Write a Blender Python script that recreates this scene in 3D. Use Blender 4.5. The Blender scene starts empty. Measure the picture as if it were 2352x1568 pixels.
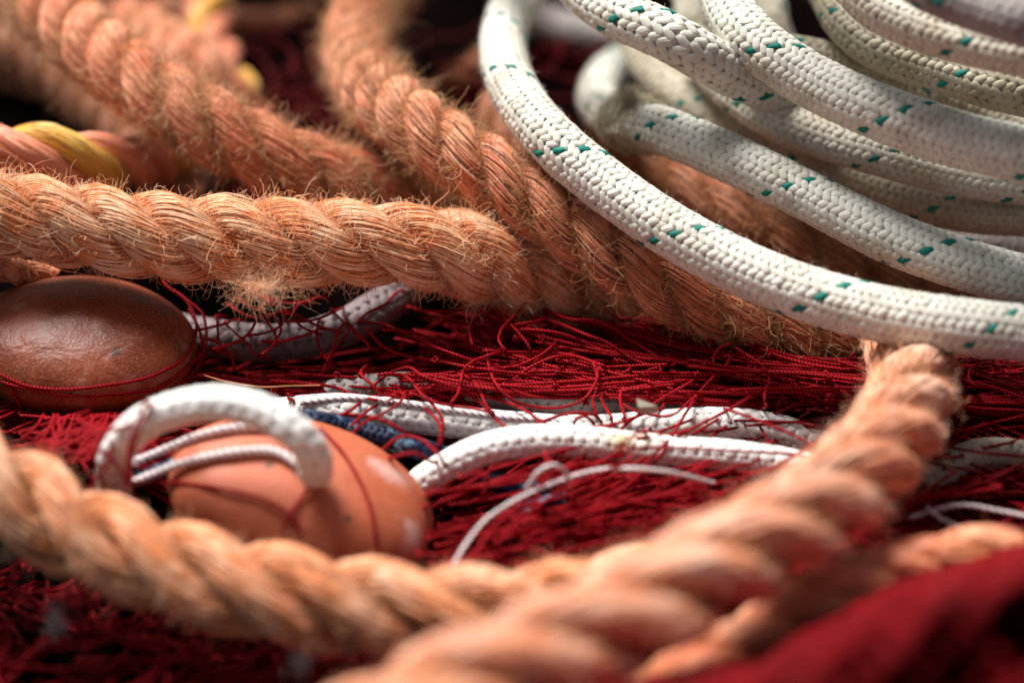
import bpy, math, random
import numpy as np
rng = np.random.default_rng(11)
random.seed(11)
S = bpy.context.scene
COL = S.collection

# ------------------------------------------------------------------ camera, sky, sun, exposure
PITCH = math.radians(35.0)
D0 = 0.55                      # metres from the lens to the plane in focus
FPX = 4312.0                   # focal length in units of a 2352 x 1568 picture
CAM = np.array([0.0, -D0*math.cos(PITCH), D0*math.sin(PITCH)])
FWD = np.array([0.0, math.cos(PITCH), -math.sin(PITCH)])
UPV = np.array([0.0, math.sin(PITCH), math.cos(PITCH)])
RGT = np.array([1.0, 0.0, 0.0])
cd = bpy.data.cameras.new('camera')
cam = bpy.data.objects.new('camera', cd); COL.objects.link(cam)
cam.location = CAM; cam.rotation_euler = (math.pi/2-PITCH, 0, 0)
cd.sensor_width = 36; cd.lens = FPX/2352*36
cd.clip_start = 0.01; cd.clip_end = 50
cd.dof.use_dof = True; cd.dof.focus_distance = 0.548; cd.dof.aperture_fstop = 3.7
S.camera = cam

SUN_EL, SUN_ROT = math.radians(58), math.radians(-38)      # behind and to the left of the pile
w = bpy.data.worlds.new('World'); S.world = w; w.use_nodes = True
nt = w.node_tree; bg = nt.nodes['Background']
sky = nt.nodes.new('ShaderNodeTexSky'); sky.sky_type = 'NISHITA'; sky.sun_disc = False
sky.sun_elevation = SUN_EL; sky.sun_rotation = SUN_ROT; sky.dust_density = 4.0; sky.ozone_density = 0.6
hs = nt.nodes.new('ShaderNodeHueSaturation'); hs.inputs['Saturation'].default_value = 0.42
nt.links.new(sky.outputs[0], hs.inputs['Color']); nt.links.new(hs.outputs[0], bg.inputs[0])
bg.inputs[1].default_value = 0.05
ld = bpy.data.lights.new('sun', 'SUN'); ld.energy = 5.0; ld.angle = math.radians(28); ld.color = (1.0, 0.97, 0.94)
sun = bpy.data.objects.new('sun', ld); COL.objects.link(sun)
from mathutils import Vector
sdir = Vector((math.sin(SUN_ROT)*math.cos(SUN_EL), math.cos(SUN_ROT)*math.cos(SUN_EL), math.sin(SUN_EL)))
sun.rotation_euler = sdir.to_track_quat('Z', 'Y').to_euler()
S.view_settings.view_transform = 'Standard'; S.view_settings.look = 'None'
S.view_settings.gamma = 1; S.view_settings.exposure = 0.60
S.render.engine = 'CYCLES'
S.cycles.use_denoising = True
S.cycles.max_bounces = 6; S.cycles.diffuse_bounces = 3; S.cycles.glossy_bounces = 2
S.cycles.sample_clamp_indirect = 4

# ------------------------------------------------------------------ geometry helpers
def P(u, v, d):
    """a point d metres in front of the lens seen at u, v of the 2352 x 1568 picture"""
    return CAM + d*(FWD + (u-1176)/FPX*RGT - (v-784)/FPX*UPV)
def at(u, v, h):
    """the same, at height h over the deck"""
    r = FWD + (u-1176)/FPX*RGT - (v-784)/FPX*UPV
    return CAM + r*((h-CAM[2])/r[2])
def spline(pts, step):
    """Catmull-Rom through pts, resampled evenly"""
    p = np.asarray(pts, float)
    p = np.vstack([2*p[0]-p[1], p, 2*p[-1]-p[-2]])
    out = []
    t = np.linspace(0, 1, 24, endpoint=False)[:, None]
    for i in range(1, len(p)-2):
        a, b, c, d = p[i-1], p[i], p[i+1], p[i+2]
        out.append(.5*((2*b)+(-a+c)*t+(2*a-5*b+4*c-d)*t*t+(-a+3*b-3*c+d)*t**3))
    out.append(p[-2][None]); q = np.vstack(out)
    s = np.r_[0, np.cumsum(np.linalg.norm(np.diff(q, axis=0), axis=1))]
    n = max(4, int(s[-1]/step)+1); ss = np.linspace(0, s[-1], n)
    return np.stack([np.interp(ss, s, q[:, k]) for k in range(3)], 1), ss
def carry_on(pts, far=420):
    """a rope that leaves the view goes on beyond it"""
    p = [tuple(q) for q in pts]
    def out(q): return q[0] < 0 or q[0] > 2352 or q[1] < 0 or q[1] > 1568
    def more(a, b):
        d = np.array(a, float)-np.array(b, float); k = far/max(1, math.hypot(d[0], d[1]))
        e = np.array(a)+d*k*np.array([1, 1, 0]); e[2] = a[2]+np.clip(d[2]*k, -.03, .05); return tuple(e)
    if out(p[0]): p = [more(p[0], p[1])]+p
    if out(p[-1]): p = p+[more(p[-1], p[-2])]
    return p
def frames(C):
    T = np.gradient(C, axis=0); T /= np.linalg.norm(T, axis=1)[:, None]
    N = np.zeros_like(C)
    a = np.array([0, 0, 1.0]); n = a-T[0]*a.dot(T[0])
    if np.linalg.norm(n) < .1: a = np.array([1.0, 0, 0]); n = a-T[0]*a.dot(T[0])
    N[0] = n/np.linalg.norm(n)
    for i in range(1, len(C)):
        n = N[i-1]-T[i]*N[i-1].dot(T[i]); N[i] = n/np.linalg.norm(n)
    return T, N, np.cross(T, N)
def tube_arrays(C, e1, e2, r1, r2, k, ss=None, sq=1.0):
    """ring tubes. C (m,3); e1,e2 (m,3); r1,r2 scalars or (m,)"""
    m = len(C); b = np.arange(k)*2*math.pi/k
    r1 = np.broadcast_to(r1, (m,)); r2 = np.broadcast_to(r2, (m,))
    cb = np.sign(np.cos(b))*np.abs(np.cos(b))**sq; sb = np.sign(np.sin(b))*np.abs(np.sin(b))**sq
    V = C[:, None]+(cb[None, :, None]*(r1[:, None]*e1)[:, None]+sb[None, :, None]*(r2[:, None]*e2)[:, None])
    i = np.arange(m-1)[:, None]*k; j = np.arange(k)[None]
    F = np.stack([i+j, i+(j+1) % k, i+k+(j+1) % k, i+k+j], -1).reshape(-1, 4)
    if ss is None: ss = np.r_[0, np.cumsum(np.linalg.norm(np.diff(C, axis=0), axis=1))]
    u0 = np.broadcast_to(j/k, (m-1, k)); u1 = np.broadcast_to((j+1)/k, (m-1, k))
    sa = np.broadcast_to(ss[:-1, None], (m-1, k)); sb = np.broadcast_to(ss[1:, None], (m-1, k))
    UV = np.stack([np.stack([u0, sa], -1), np.stack([u1, sa], -1), np.stack([u1, sb], -1), np.stack([u0, sb], -1)], 2).reshape(-1, 2)
    return V.reshape(-1, 3), F, UV
class MB:
    def __init__(s): s.V = []; s.F = []; s.U = []; s.M = []; s.n = 0
    def add(s, V, F, UV, mi=0):
        s.V.append(V); s.F.append(F+s.n); s.U.append(UV); s.M.append(np.full(len(F), mi)); s.n += len(V)
    def build(s, name, mats, parent=None, smooth=True):
        V = np.vstack(s.V); F = np.vstack(s.F).astype(np.int32); U = np.vstack(s.U); M = np.concatenate(s.M).astype(np.int32)
        org = np.zeros(3)
        if parent is not None: org = np.array(parent.location)
        else: org = V.mean(0); org[2] = V[:, 2].min()
        me = bpy.data.meshes.new(name)
        me.vertices.add(len(V)); me.vertices.foreach_set('co', (V-org).astype(np.float32).ravel())
        me.loops.add(F.size); me.loops.foreach_set('vertex_index', F.ravel())
        me.polygons.add(len(F)); me.polygons.foreach_set('loop_start', np.arange(0, F.size, F.shape[1], dtype=np.int32))
        me.polygons.foreach_set('material_index', M)
        me.polygons.foreach_set('use_smooth', np.full(len(F), smooth))
        uvl = me.uv_layers.new(name='UVMap'); uvl.data.foreach_set('uv', U.astype(np.float32).ravel())
        for m in (mats if isinstance(mats, (list, tuple)) else [mats]): me.materials.append(m)
        me.update(); me.validate()
        o = bpy.data.objects.new(name, me); COL.objects.link(o)
        if parent is not None: o.parent = parent
        else: o.location = org
        return o
def hair(name, P3, R, mat, parent=None):
    """P3: (m,k,3) points, R: (m,k) radii -> one Curves object of fine fibres"""
    m, k, _ = P3.shape
    hc = bpy.data.hair_curves.new(name); hc.add_curves([k]*m)
    org = np.array(parent.location) if parent is not None else np.array([0, 0, 0.0])
    if parent is None: org = P3.reshape(-1, 3).mean(0)
    hc.points.foreach_set('position', (P3-org).astype(np.float32).ravel())
    hc.points.foreach_set('radius', R.astype(np.float32).ravel())
    hc.materials.append(mat)
    o = bpy.data.objects.new(name, hc); COL.objects.link(o)
    if parent is not None: o.parent = parent
    else: o.location = org
    return o
def thing(name, loc, label, cat, group=None):
    o = bpy.data.objects.new(name, None); COL.objects.link(o); o.location = loc
    o.empty_display_size = 0.01
    return tag(o, label, cat, group)
def tag(o, label, cat, group=None, kind=None):
    o['label'] = label; o['category'] = cat
    if group: o['group'] = group
    if kind: o['kind'] = kind
    return o
def curls(root, direc, L, k, curl, rng=rng):
    """random curly fibres from roots"""
    m = len(root); d = direc/np.linalg.norm(direc, axis=1)[:, None]
    out = np.zeros((m, k, 3)); out[:, 0] = root
    bend = rng.normal(0, 1, (m, 3))*curl
    for i in range(1, k):
        bend = bend*.8+rng.normal(0, 1, (m, 3))*curl*.6
        d = d+bend*.35; d /= np.linalg.norm(d, axis=1)[:, None]
        out[:, i] = out[:, i-1]+d*(L/(k-1))[:, None]
    return out

# ------------------------------------------------------------------ materials
def mat(name): 
    m = bpy.data.materials.new(name); m.use_nodes = True
    return m, m.node_tree, m.node_tree.nodes['Principled BSDF']
def ramp(nt, fac, stops):
    r = nt.nodes.new('ShaderNodeValToRGB'); e = r.color_ramp.elements
    e[0].position, e[0].color = stops[0][0], (*stops[0][1], 1)
    e[1].position, e[1].color = stops[-1][0], (*stops[-1][1], 1)
    for p, c in stops[1:-1]:
        q = e.new(p); q.color = (*c, 1)
    nt.links.new(fac, r.inputs[0]); return r.outputs[0]
def noise(nt, scale, vec=None, detail=3, dim=None, dist=0):
    n = nt.nodes.new('ShaderNodeTexNoise'); n.inputs['Scale'].default_value = scale; n.inputs['Detail'].default_value = detail
    n.inputs['Distortion'].default_value = dist
    if vec is None: vec = nt.nodes.new('ShaderNodeTexCoord').outputs['Object']
    nt.links.new(vec, n.inputs['Vector']); return n.outputs[0]
def mixc(nt, fac, a, b, mode='MIX'):
    x = nt.nodes.new('ShaderNodeMix'); x.data_type = 'RGBA'; x.blend_type = mode
    for s, v in ((x.inputs[0], fac), (x.inputs[6], a), (x.inputs[7], b)):
        if hasattr(v, 'links'): nt.links.new(v, s)
        else: s.default_value = v if not isinstance(v, tuple) else (*v, 1)
    return x.outputs[2]
def fibre_mat(name, stops, rough=.6, patch=None, pscale=60, transl=0.0, grime=None):
    m, nt, b = mat(name)
    hi = nt.nodes.new('ShaderNodeHairInfo')
    c = ramp(nt, hi.outputs['Random'], stops)
    if patch:
        n = noise(nt, pscale, detail=2); f = ramp(nt, n, [(.42, (0, 0, 0)), (.68, (1, 1, 1))])
        c = mixc(nt, f, c, patch)
    if grime:
        n = noise(nt, 130, detail=4, dist=.6); f = ramp(nt, n, [(.50, (0, 0, 0)), (.64, (.85, .85, .85))])
        c = mixc(nt, f, c, grime)
    nt.links.new(c, b.inputs['Base Color']); b.inputs['Roughness'].default_value = rough
    b.inputs['Specular IOR Level'].default_value = .35
    if transl > 0:
        tr = nt.nodes.new('ShaderNodeBsdfTranslucent'); nt.links.new(c, tr.inputs[0])
        ms = nt.nodes.new('ShaderNodeMixShader'); ms.inputs[0].default_value = transl
        nt.links.new(b.outputs[0], ms.inputs[1]); nt.links.new(tr.outputs[0], ms.inputs[2])
        nt.links.new(ms.outputs[0], nt.nodes['Material Output'].inputs[0])
    return m
def strand_mat(name, c1, c2):
    m, nt, b = mat(name)
    uv = nt.nodes.new('ShaderNodeUVMap'); mp = nt.nodes.new('ShaderNodeMapping'); mp.inputs['Scale'].default_value = (40, 60, 1)
    nt.links.new(uv.outputs[0], mp.inputs[0])
    n = noise(nt, 1.0, mp.outputs[0], 3)
    nt.links.new(ramp(nt, n, [(.35, c1), (.65, c2)]), b.inputs['Base Color'])
    bp = nt.nodes.new('ShaderNodeBump'); bp.inputs['Strength'].default_value = .6; bp.inputs['Distance'].default_value = .0006
    nt.links.new(n, bp.inputs['Height']); nt.links.new(bp.outputs[0], b.inputs['Normal'])
    b.inputs['Roughness'].default_value = .8
    return m
def yarn_mat(name, base, dirt, streak=.8, rough=.55, dirt_amt=(.5, .75), dscale=70, stain=None):
    """flat braided yarn: fibres run along it (v), fine streaks across u"""
    m, nt, b = mat(name)
    uv = nt.nodes.new('ShaderNodeUVMap'); mp = nt.nodes.new('ShaderNodeMapping'); mp.inputs['Scale'].default_value = (14, 260, 1)
    nt.links.new(uv.outputs[0], mp.inputs[0])
    n = noise(nt, 1.0, mp.outputs[0], 2)
    c = mixc(nt, n, tuple(x*streak for x in base), tuple(min(1, x*1.08) for x in base))
    n2 = noise(nt, dscale, detail=4)
    f = ramp(nt, n2, [(dirt_amt[0], (0, 0, 0)), (dirt_amt[1], (1, 1, 1))])
    c = mixc(nt, f, c, dirt)
    nt.links.new(c, b.inputs['Base Color'])
    bp = nt.nodes.new('ShaderNodeBump'); bp.inputs['Strength'].default_value = .7; bp.inputs['Distance'].default_value = .00025
    nt.links.new(n, bp.inputs['Height']); nt.links.new(bp.outputs[0], b.inputs['Normal'])
    b.inputs['Roughness'].default_value = rough; b.inputs['Specular IOR Level'].default_value = .2
    return m
def twist_mat(name, c1, c2, turns=3, per=0.0021, rough=.5, bump=.9, var=None):
    """thin laid cord: diagonal strands drawn in relief around the cord"""
    m, nt, b = mat(name)
    uv = nt.nodes.new('ShaderNodeUVMap'); sp = nt.nodes.new('ShaderNodeSeparateXYZ'); nt.links.new(uv.outputs[0], sp.inputs[0])
    a = nt.nodes.new('ShaderNodeMath'); a.operation = 'MULTIPLY'; a.inputs[1].default_value = turns*2*math.pi; nt.links.new(sp.outputs[0], a.inputs[0])
    d = nt.nodes.new('ShaderNodeMath'); d.operation = 'MULTIPLY_ADD'; d.inputs[1].default_value = -2*math.pi/per*1.0
    nt.links.new(sp.outputs[1], d.inputs[0]); nt.links.new(a.outputs[0], d.inputs[2])
    s = nt.nodes.new('ShaderNodeMath'); s.operation = 'SINE'; nt.links.new(d.outputs[0], s.inputs[0])
    f = nt.nodes.new('ShaderNodeMapRange'); f.inputs[1].default_value = -1; f.inputs[2].default_value = .5
    nt.links.new(s.outputs[0], f.inputs[0])
    c = mixc(nt, f.outputs[0], c1, c2)
    if var:
        n = noise(nt, 45, detail=2); g = ramp(nt, n, [(.4, (0, 0, 0)), (.7, (1, 1, 1))]); c = mixc(nt, g, c, var)
    nt.links.new(c, b.inputs['Base Color'])
    bp = nt.nodes.new('ShaderNodeBump'); bp.inputs['Strength'].default_value = bump; bp.inputs['Distance'].default_value = .0003
    nt.links.new(f.outputs[0], bp.inputs['Height']); nt.links.new(bp.outputs[0], b.inputs['Normal'])
    b.inputs['Roughness'].default_value = rough; b.inputs['Specular IOR Level'].default_value = .12
    return m
ORANGE = [(0, (.46, .11, .045)), (.3, (.78, .23, .10)), (.75, (.89, .35, .19)), (1, (.94, .58, .42))]
m_fib = fibre_mat('orange_fibre', ORANGE, .5, patch=(.88, .46, .27), pscale=60, transl=.15, grime=(.55, .20, .08))
m_fib_bleached = fibre_mat('bleached_orange_fibre', [(0, (.78, .25, .08)), (.4, (.91, .45, .20)), (1, (.95, .74, .50))], .5, patch=(.96, .70, .48), pscale=60, transl=.2, grime=(.82, .30, .10))
m_fib_peach = fibre_mat('peach_fibre', [(0, (.62, .17, .06)), (.4, (.86, .36, .19)), (1, (.92, .60, .42))], .5, patch=(.92, .60, .44), pscale=70, transl=.15, grime=(.80, .32, .15))
m_fib_front = fibre_mat('grimy_orange_fibre', [(0, (.42, .11, .03)), (.3, (.78, .25, .09)), (.75, (.90, .38, .17)), (1, (.93, .60, .38))], .5, patch=(.92, .56, .36), pscale=70, transl=.15, grime=(.66, .24, .09))
m_fuzz_peach = fibre_mat('peach_frayed_fibre', [(0, (.64, .26, .12)), (.5, (.88, .48, .30)), (1, (.93, .70, .54))], .5, transl=.3)
m_fib_brown = fibre_mat('brown_orange_fibre', [(0, (.34, .11, .05)), (.5, (.52, .19, .09)), (1, (.62, .30, .16))], .55, transl=.1)
m_fuzz = fibre_mat('frayed_fibre', [(0, (.54, .22, .10)), (.5, (.82, .42, .23)), (1, (.92, .66, .46))], .5, transl=.3)
m_fuzz_pale = fibre_mat('pale_frayed_fibre', [(0, (.86, .38, .16)), (.5, (.93, .56, .31)), (1, (.96, .80, .60))], .5, transl=.3)
m_fuzz_brown = fibre_mat('brown_frayed_fibre', [(0, (.26, .13, .06)), (.5, (.42, .24, .12)), (1, (.56, .36, .20))], .5, transl=.25)
m_fuzz_mix = fibre_mat('dirty_frayed_fibre', [(0, (.28, .14, .05)), (.5, (.56, .29, .13)), (1, (.80, .52, .30))], .5, transl=.3)
m_white_hair = fibre_mat('white_fibre', [(0, (.6, .57, .5)), (1, (.85, .83, .78))], .5, transl=.3)
m_grey_hair = fibre_mat('grey_fibre', [(0, (.25, .24, .23)), (1, (.60, .58, .55))], .6)
m_core = strand_mat('orange_strand', (.30, .09, .03), (.55, .20, .09))
m_core_brown = strand_mat('brown_strand', (.16, .06, .025), (.32, .12, .06))
m_yel = strand_mat('smooth_yellow_strand', (.62, .30, .03), (.80, .50, .06))
m_smo = strand_mat('smooth_orange_strand', (.62, .17, .08), (.80, .34, .20))
m_fib_yel = fibre_mat('yellow_fibre', [(0, (.68, .32, .04)), (.5, (.80, .48, .08)), (1, (.88, .60, .22))], .4)
m_fib_smo = fibre_mat('smooth_orange_fibre', [(0, (.70, .20, .10)), (.5, (.82, .33, .19)), (1, (.88, .48, .33))], .4)
m_white = yarn_mat('white_yarn', (.68, .67, .59), (.42, .39, .30), dirt_amt=(.46, .78), dscale=110)
m_cream = yarn_mat('cream_yarn', (.70, .66, .55), (.52, .45, .33), dirt_amt=(.42, .7))
m_beige = yarn_mat('shaded_beige_yarn', (.50, .45, .34), (.34, .29, .20), dirt_amt=(.4, .7))  # white yarn darkened to beige: shade on the back ropes put into the colour
m_grey = yarn_mat('grey_yarn', (.40, .36, .34), (.26, .21, .2), dirt_amt=(.4, .7))  # greyer than the white yarn, with the shade on rear ropes in its colour
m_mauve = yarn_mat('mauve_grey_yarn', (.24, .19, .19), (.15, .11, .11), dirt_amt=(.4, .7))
m_bright = yarn_mat('clean_white_yarn', (.84, .83, .79), (.72, .66, .52), dirt_amt=(.55, .8), rough=.45)
m_stain = yarn_mat('stained_white_yarn', (.84, .83, .79), (.72, .66, .52), dirt_amt=(.55, .8), rough=.45)
nt_ = m_stain.node_tree; b_ = nt_.nodes['Principled BSDF']; old = b_.inputs['Base Color'].links[0].from_socket
tc_ = nt_.nodes.new('ShaderNodeTexCoord'); dv = nt_.nodes.new('ShaderNodeVectorMath'); dv.operation = 'DISTANCE'
nt_.links.new(tc_.outputs['Object'], dv.inputs[0]); dv.inputs[1].default_value = tuple(P(1425, 1010, .514)-P(900, 1180, .525))
ad_ = nt_.nodes.new('ShaderNodeMath'); ad_.operation = 'MULTIPLY_ADD'; ad_.inputs[1].default_value = .006; nt_.links.new(noise(nt_, 500, detail=4), ad_.inputs[0]); nt_.links.new(dv.outputs['Value'], ad_.inputs[2])
st_ = ramp(nt_, ad_.outputs[0], [(.0055, (.8, .8, .8)), (.0085, (0, 0, 0))])
nt_.links.new(mixc(nt_, st_, old, (.55, .36, .07)), b_.inputs['Base Color'])
m_green = yarn_mat('green_yarn', (.004, .20, .15), (.004, .13, .10), streak=.7)
m_blue = yarn_mat('navy_yarn', (.005, .011, .035), (.008, .022, .06))
m_sky = yarn_mat('pale_blue_yarn', (.14, .24, .34), (.02, .05, .1))
m_under, _n, _b = mat('beige_rope_core'); _b.inputs['Base Color'].default_value = (.34, .30, .23, 1); _b.inputs['Roughness'].default_value = .9  # plain beige core inside the braided cover
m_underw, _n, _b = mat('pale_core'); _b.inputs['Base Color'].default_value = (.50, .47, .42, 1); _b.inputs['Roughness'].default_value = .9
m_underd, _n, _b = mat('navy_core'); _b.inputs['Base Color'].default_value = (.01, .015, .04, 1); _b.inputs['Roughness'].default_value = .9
m_red = twist_mat('red_twine', (.06, .001, .002), (.45, .005, .013), turns=2, per=.0011, var=None)
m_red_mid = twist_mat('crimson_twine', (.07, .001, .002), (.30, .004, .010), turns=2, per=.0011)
m_red_heap = twist_mat('bright_crimson_twine', (.07, .001, .002), (.33, .003, .010), turns=2, per=.0011, var=(.10, .001, .003))
m_red_dark = twist_mat('shaded_red_twine', (.05, .001, .002), (.20, .003, .006), turns=2, per=.0011)  # darker copy of the red twine; shade over the back nets is painted in
m_cord = twist_mat('white_twisted_cord', (.40, .32, .33), (.80, .72, .71), turns=2, per=.0022)

# ------------------------------------------------------------------ deck
mb = MB()
g = 60; xs = np.linspace(-2, 2, g); ys = np.linspace(-1.5, 3.5, g)
X, Y = np.meshgrid(xs, ys, indexing='ij'); Vg = np.stack([X.ravel(), Y.ravel(), np.full(g*g, -.042)], 1)
i, j = np.meshgrid(np.arange(g-1), np.arange(g-1), indexing='ij'); a = (i*g+j).ravel()
Fg = np.stack([a, a+g, a+g+1, a+1], 1)
mb.add(Vg, Fg, Vg[Fg.ravel()][:, :2])
md, nt_, b_ = mat('shade_black_deck'); nn = noise(nt_, 30, detail=5)  # near-black colour stands in for the shade under the pile; surface is dry
nt_.links.new(ramp(nt_, nn, [(.3, (.0012, .001, .001)), (.7, (.004, .0015, .0015))]), b_.inputs['Base Color']); b_.inputs['Roughness'].default_value = 1; b_.inputs['Specular IOR Level'].default_value = 0
deck = mb.build('ground', md); deck['kind'] = 'structure'

# ------------------------------------------------------------------ laid (three-strand) rope
def laid_rope(name, pts, label, cat='rope', group='orange laid ropes', R=.0118, pitch=2.15, fib=m_fib, fuz=m_fuzz, core=m_core,
              nfuzz=14000, nfib=100, fuzzL=(.003, .010), strand_fib=None, strand_core=None, fr=(.00010, .00022), phase=0., haze=0., kappa=1.75,
              patches=None, fuz_g=None, relief=0., bare=.58):
    fuz_g = fuz_g or m_fuzz_mix
    C, ss = spline([P(*p) for p in carry_on(pts)], .0011)
    T, N, B = frames(C); L = ss[-1]; m = len(C)
    root = thing(name, C[0], label, cat, group)
    pm = pitch*2*R; rho = (.52+relief)*R; rs = (.51-relief)*R
    w2 = 2*math.pi/pm
    wob = 1+.03*np.interp(ss, np.linspace(0, L, 14), rng.normal(0, 1, 14))
    for k in range(3):
        a = phase+2*math.pi*k/3+w2*ss
        er = np.cos(a)[:, None]*N+np.sin(a)[:, None]*B
        Sc = C+er*(rho*wob)[:, None]
        Ts = np.gradient(Sc, axis=0); Ts /= np.linalg.norm(Ts, axis=1)[:, None]
        eb = np.cross(Ts, er); eb /= np.linalg.norm(eb, axis=1)[:, None]
        mb = MB(); mb.add(*tube_arrays(Sc, er, eb, rs*.95, rs*.97, 14, ss=ss))
        cm = (strand_core or [core]*3)[k]
        st = mb.build('strand', cm, root)
        # the fibres that make up the strand's surface, each a few centimetres long
        fm = (strand_fib or [fib]*3)[k]
        segL = .030; nseg = int(L/segL)+2; kk = 12
        M = nfib*nseg*2
        s0 = rng.uniform(-segL, L, M); ln = rng.uniform(.012, .032, M)
        s = s0[:, None]+ln[:, None]*np.linspace(0, 1, kk)[None]
        s = np.clip(s, 0, L)
        idx = s/L*(m-1); i0 = np.clip(idx.astype(int), 0, m-2); fr_ = (idx-i0)[..., None]
        def samp(A): return A[i0]*(1-fr_)+A[i0+1]*fr_
        b0 = rng.uniform(0, 2*math.pi, M)[:, None]
        wave = .05*np.sin(s*rng.uniform(150, 420, M)[:, None]+rng.uniform(0, 6, M)[:, None])
        b = b0-kappa*w2*(s-s0[:, None])+rng.normal(0, .12, M)[:, None]*(s-s0[:, None])/.02+wave
        rad = rs*(.965+.05*rng.random(M)[:, None]+.02*np.sin(s*300+b0*5)+.025*np.sin(b*7+k))
        lift = rng.random(M) < .06
        rad = rad+lift[:, None]*np.linspace(0, 1, kk)[None]**3*rs*rng.uniform(.05, .35, M)[:, None]
        cb = np.cos(b)[..., None]; sb = np.sin(b)[..., None]
        Pf = samp(Sc)+samp(er)*cb*rad[..., None]+samp(eb)*sb*rad[..., None]
        # keep only what can be seen from outside the lay
        axis = np.linalg.norm(Pf[:, kk//2]-samp(C)[:, kk//2], axis=1)
        keep = (ln > 0) & (axis > bare*R) & (s[:, -1]-s[:, 0] > .004)
        Rr = rng.uniform(*fr, M)[:, None]*np.array([.5]+[1]*(kk-2)+[.4])[None]
        hair('fibre_bundle', Pf[keep], Rr[keep], fm, st)
        st.children[0].location = (0, 0, 0); st.children[0].matrix_parent_inverse.identity()
        # child of the strand: its points were laid out about the rope's own origin
        # (strand sits at the rope's origin, so offset by the rope location)
        off = np.array(root.location)
        hc = st.children[0].data
        hc.points.foreach_set('position', (Pf[keep]-off).astype(np.float32).ravel())
    # frayed fibres, thickest along the grooves
    n = int(nfuzz*L/.3)
    if n > 0:
        nc = max(1, n//9); cl = rng.integers(0, nc, n); cs = rng.uniform(0, L, nc)
        s = np.clip(cs[cl]+rng.normal(0, .0007, n), 0, L)
        if patches is not None:      # clumpy wear
            dens = .28+np.interp(s, np.linspace(0, L, 22), rng.random(22)**2)*1.3
            kp = rng.random(n) < dens; s = s[kp]; cl = cl[kp]; n = len(s)
        idx = s/L*(m-1); i0 = np.clip(idx.astype(int), 0, m-2); f1 = (idx-i0)[:, None]
        def s1(A): return A[i0]*(1-f1)+A[i0+1]*f1
        cg = rng.random(nc) < .80; ck = rng.integers(0, 3, nc); csp = np.where(cg, rng.normal(0, .20, nc), rng.uniform(-1.05, 1.05, nc))
        groove = cg[cl]; k = ck[cl]; spread = np.clip(csp[cl]+rng.normal(0, .05, n), -1.05, 1.05)
        a = phase+2*math.pi*k/3+w2*s+math.pi/3+spread
        e = np.cos(a)[:, None]*s1(N)+np.sin(a)[:, None]*s1(B)
        et = -np.sin(a)[:, None]*s1(N)+np.cos(a)[:, None]*s1(B)
        hull = np.sqrt(np.maximum(0, rs**2-(rho*np.sin(np.clip(np.abs(spread)-math.pi/3, -2, 2)))**2))+rho*np.cos(np.clip(math.pi/3-np.abs(spread), 0, 2))
        root_p = s1(C)+e*(hull*.96)[:, None]
        lie = rng.random(n)
        dirv = e*(.25+.9*lie**2)[:, None]+s1(T)*(rng.normal(0, .8, nc)[cl]+rng.normal(0, .5, n))[:, None]+et*(rng.normal(0, .6, nc)[cl]+rng.normal(0, .45, n))[:, None]
        Lc = rng.uniform(*fuzzL, n)*np.where(rng.random(n) < .025, 1.9, 1)*(.45+.9*rng.random(nc)[cl])
        Q = curls(root_p, dirv, Lc, 10, 1.15)
        rr = (rng.uniform(.000045, .00012, n)*np.where(groove, 1.15, .9)*np.where(rng.random(n) < .08, 1.7, 1))[:, None]*np.linspace(1, .45, 10)[None]
        hair('groove_fibres', Q[groove], rr[groove], fuz_g, root)
        if (~groove).any(): hair('frayed_fibres', Q[~groove], rr[~groove], fuz, root)
    return root

G_O = 'thick orange laid ropes'
laid_rope('laid_rope', [(-160, 470, .55), (-40, 482, .55), (100, 505, .55), (300, 535, .551), (500, 550, .553), (700, 557, .555), (900, 562, .558), (1050, 583, .565), (1180, 620, .576), (1300, 665, .588), (1420, 715, .605)],
          'pale bleached orange rope, the most frayed one, lying across the left behind the brown float', group=G_O,
          R=.0125, fib=m_fib_bleached, fuz=m_fuzz_pale, nfuzz=110000, fuz_g=m_fuzz, relief=.02, patches=1, fuzzL=(.0025, .008))
laid_rope('laid_rope', [(-10, -120, .68), (60, -25, .66), (160, 65, .635), (290, 170, .61), (430, 262, .598), (570, 335, .595), (700, 392, .598), (850, 445, .61), (1000, 480, .63), (1150, 520, .65)],
          'fuzzy orange rope slanting down from the top left corner behind the pale frayed rope', group=G_O,
          R=.0120, fuz_g=m_fuzz_mix, nfuzz=80000, patches=1, phase=.7)
laid_rope('laid_rope', [(960, -90, .76), (880, -30, .74), (825, 60, .69), (822, 140, .65), (865, 220, .615), (950, 285, .59), (1060, 360, .577), (1200, 447, .57), (1330, 532, .566), (1480, 622, .563), (1630, 690, .563), (1800, 745, .568), (1950, 785, .575), (2100, 820, .585)],
          'orange rope with dirty grooves curving from top centre under the front white rope', group=G_O,
          R=.0110, nfuzz=60000, fuz=m_fuzz_mix, core=m_core_brown, patches=1, phase=1.9)
laid_rope('laid_rope', [(-200, 1000, .485), (-60, 1075, .475), (60, 1150, .47), (230, 1240, .465), (420, 1308, .460), (620, 1358, .456), (830, 1392, .454), (1050, 1412, .454), (1250, 1405, .458), (1420, 1375, .465), (1560, 1340, .475)],
          'soft orange rope with deep brown grooves crossing the bottom left before the front float', group=G_O,
          R=.0117, bare=.64, nfuzz=34000, fib=m_fib_front, core=m_core_brown, relief=.08, fr=(.00014, .00034), nfib=80, phase=.2, fuzzL=(.002, .007), pitch=2.95, kappa=1.5)
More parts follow.
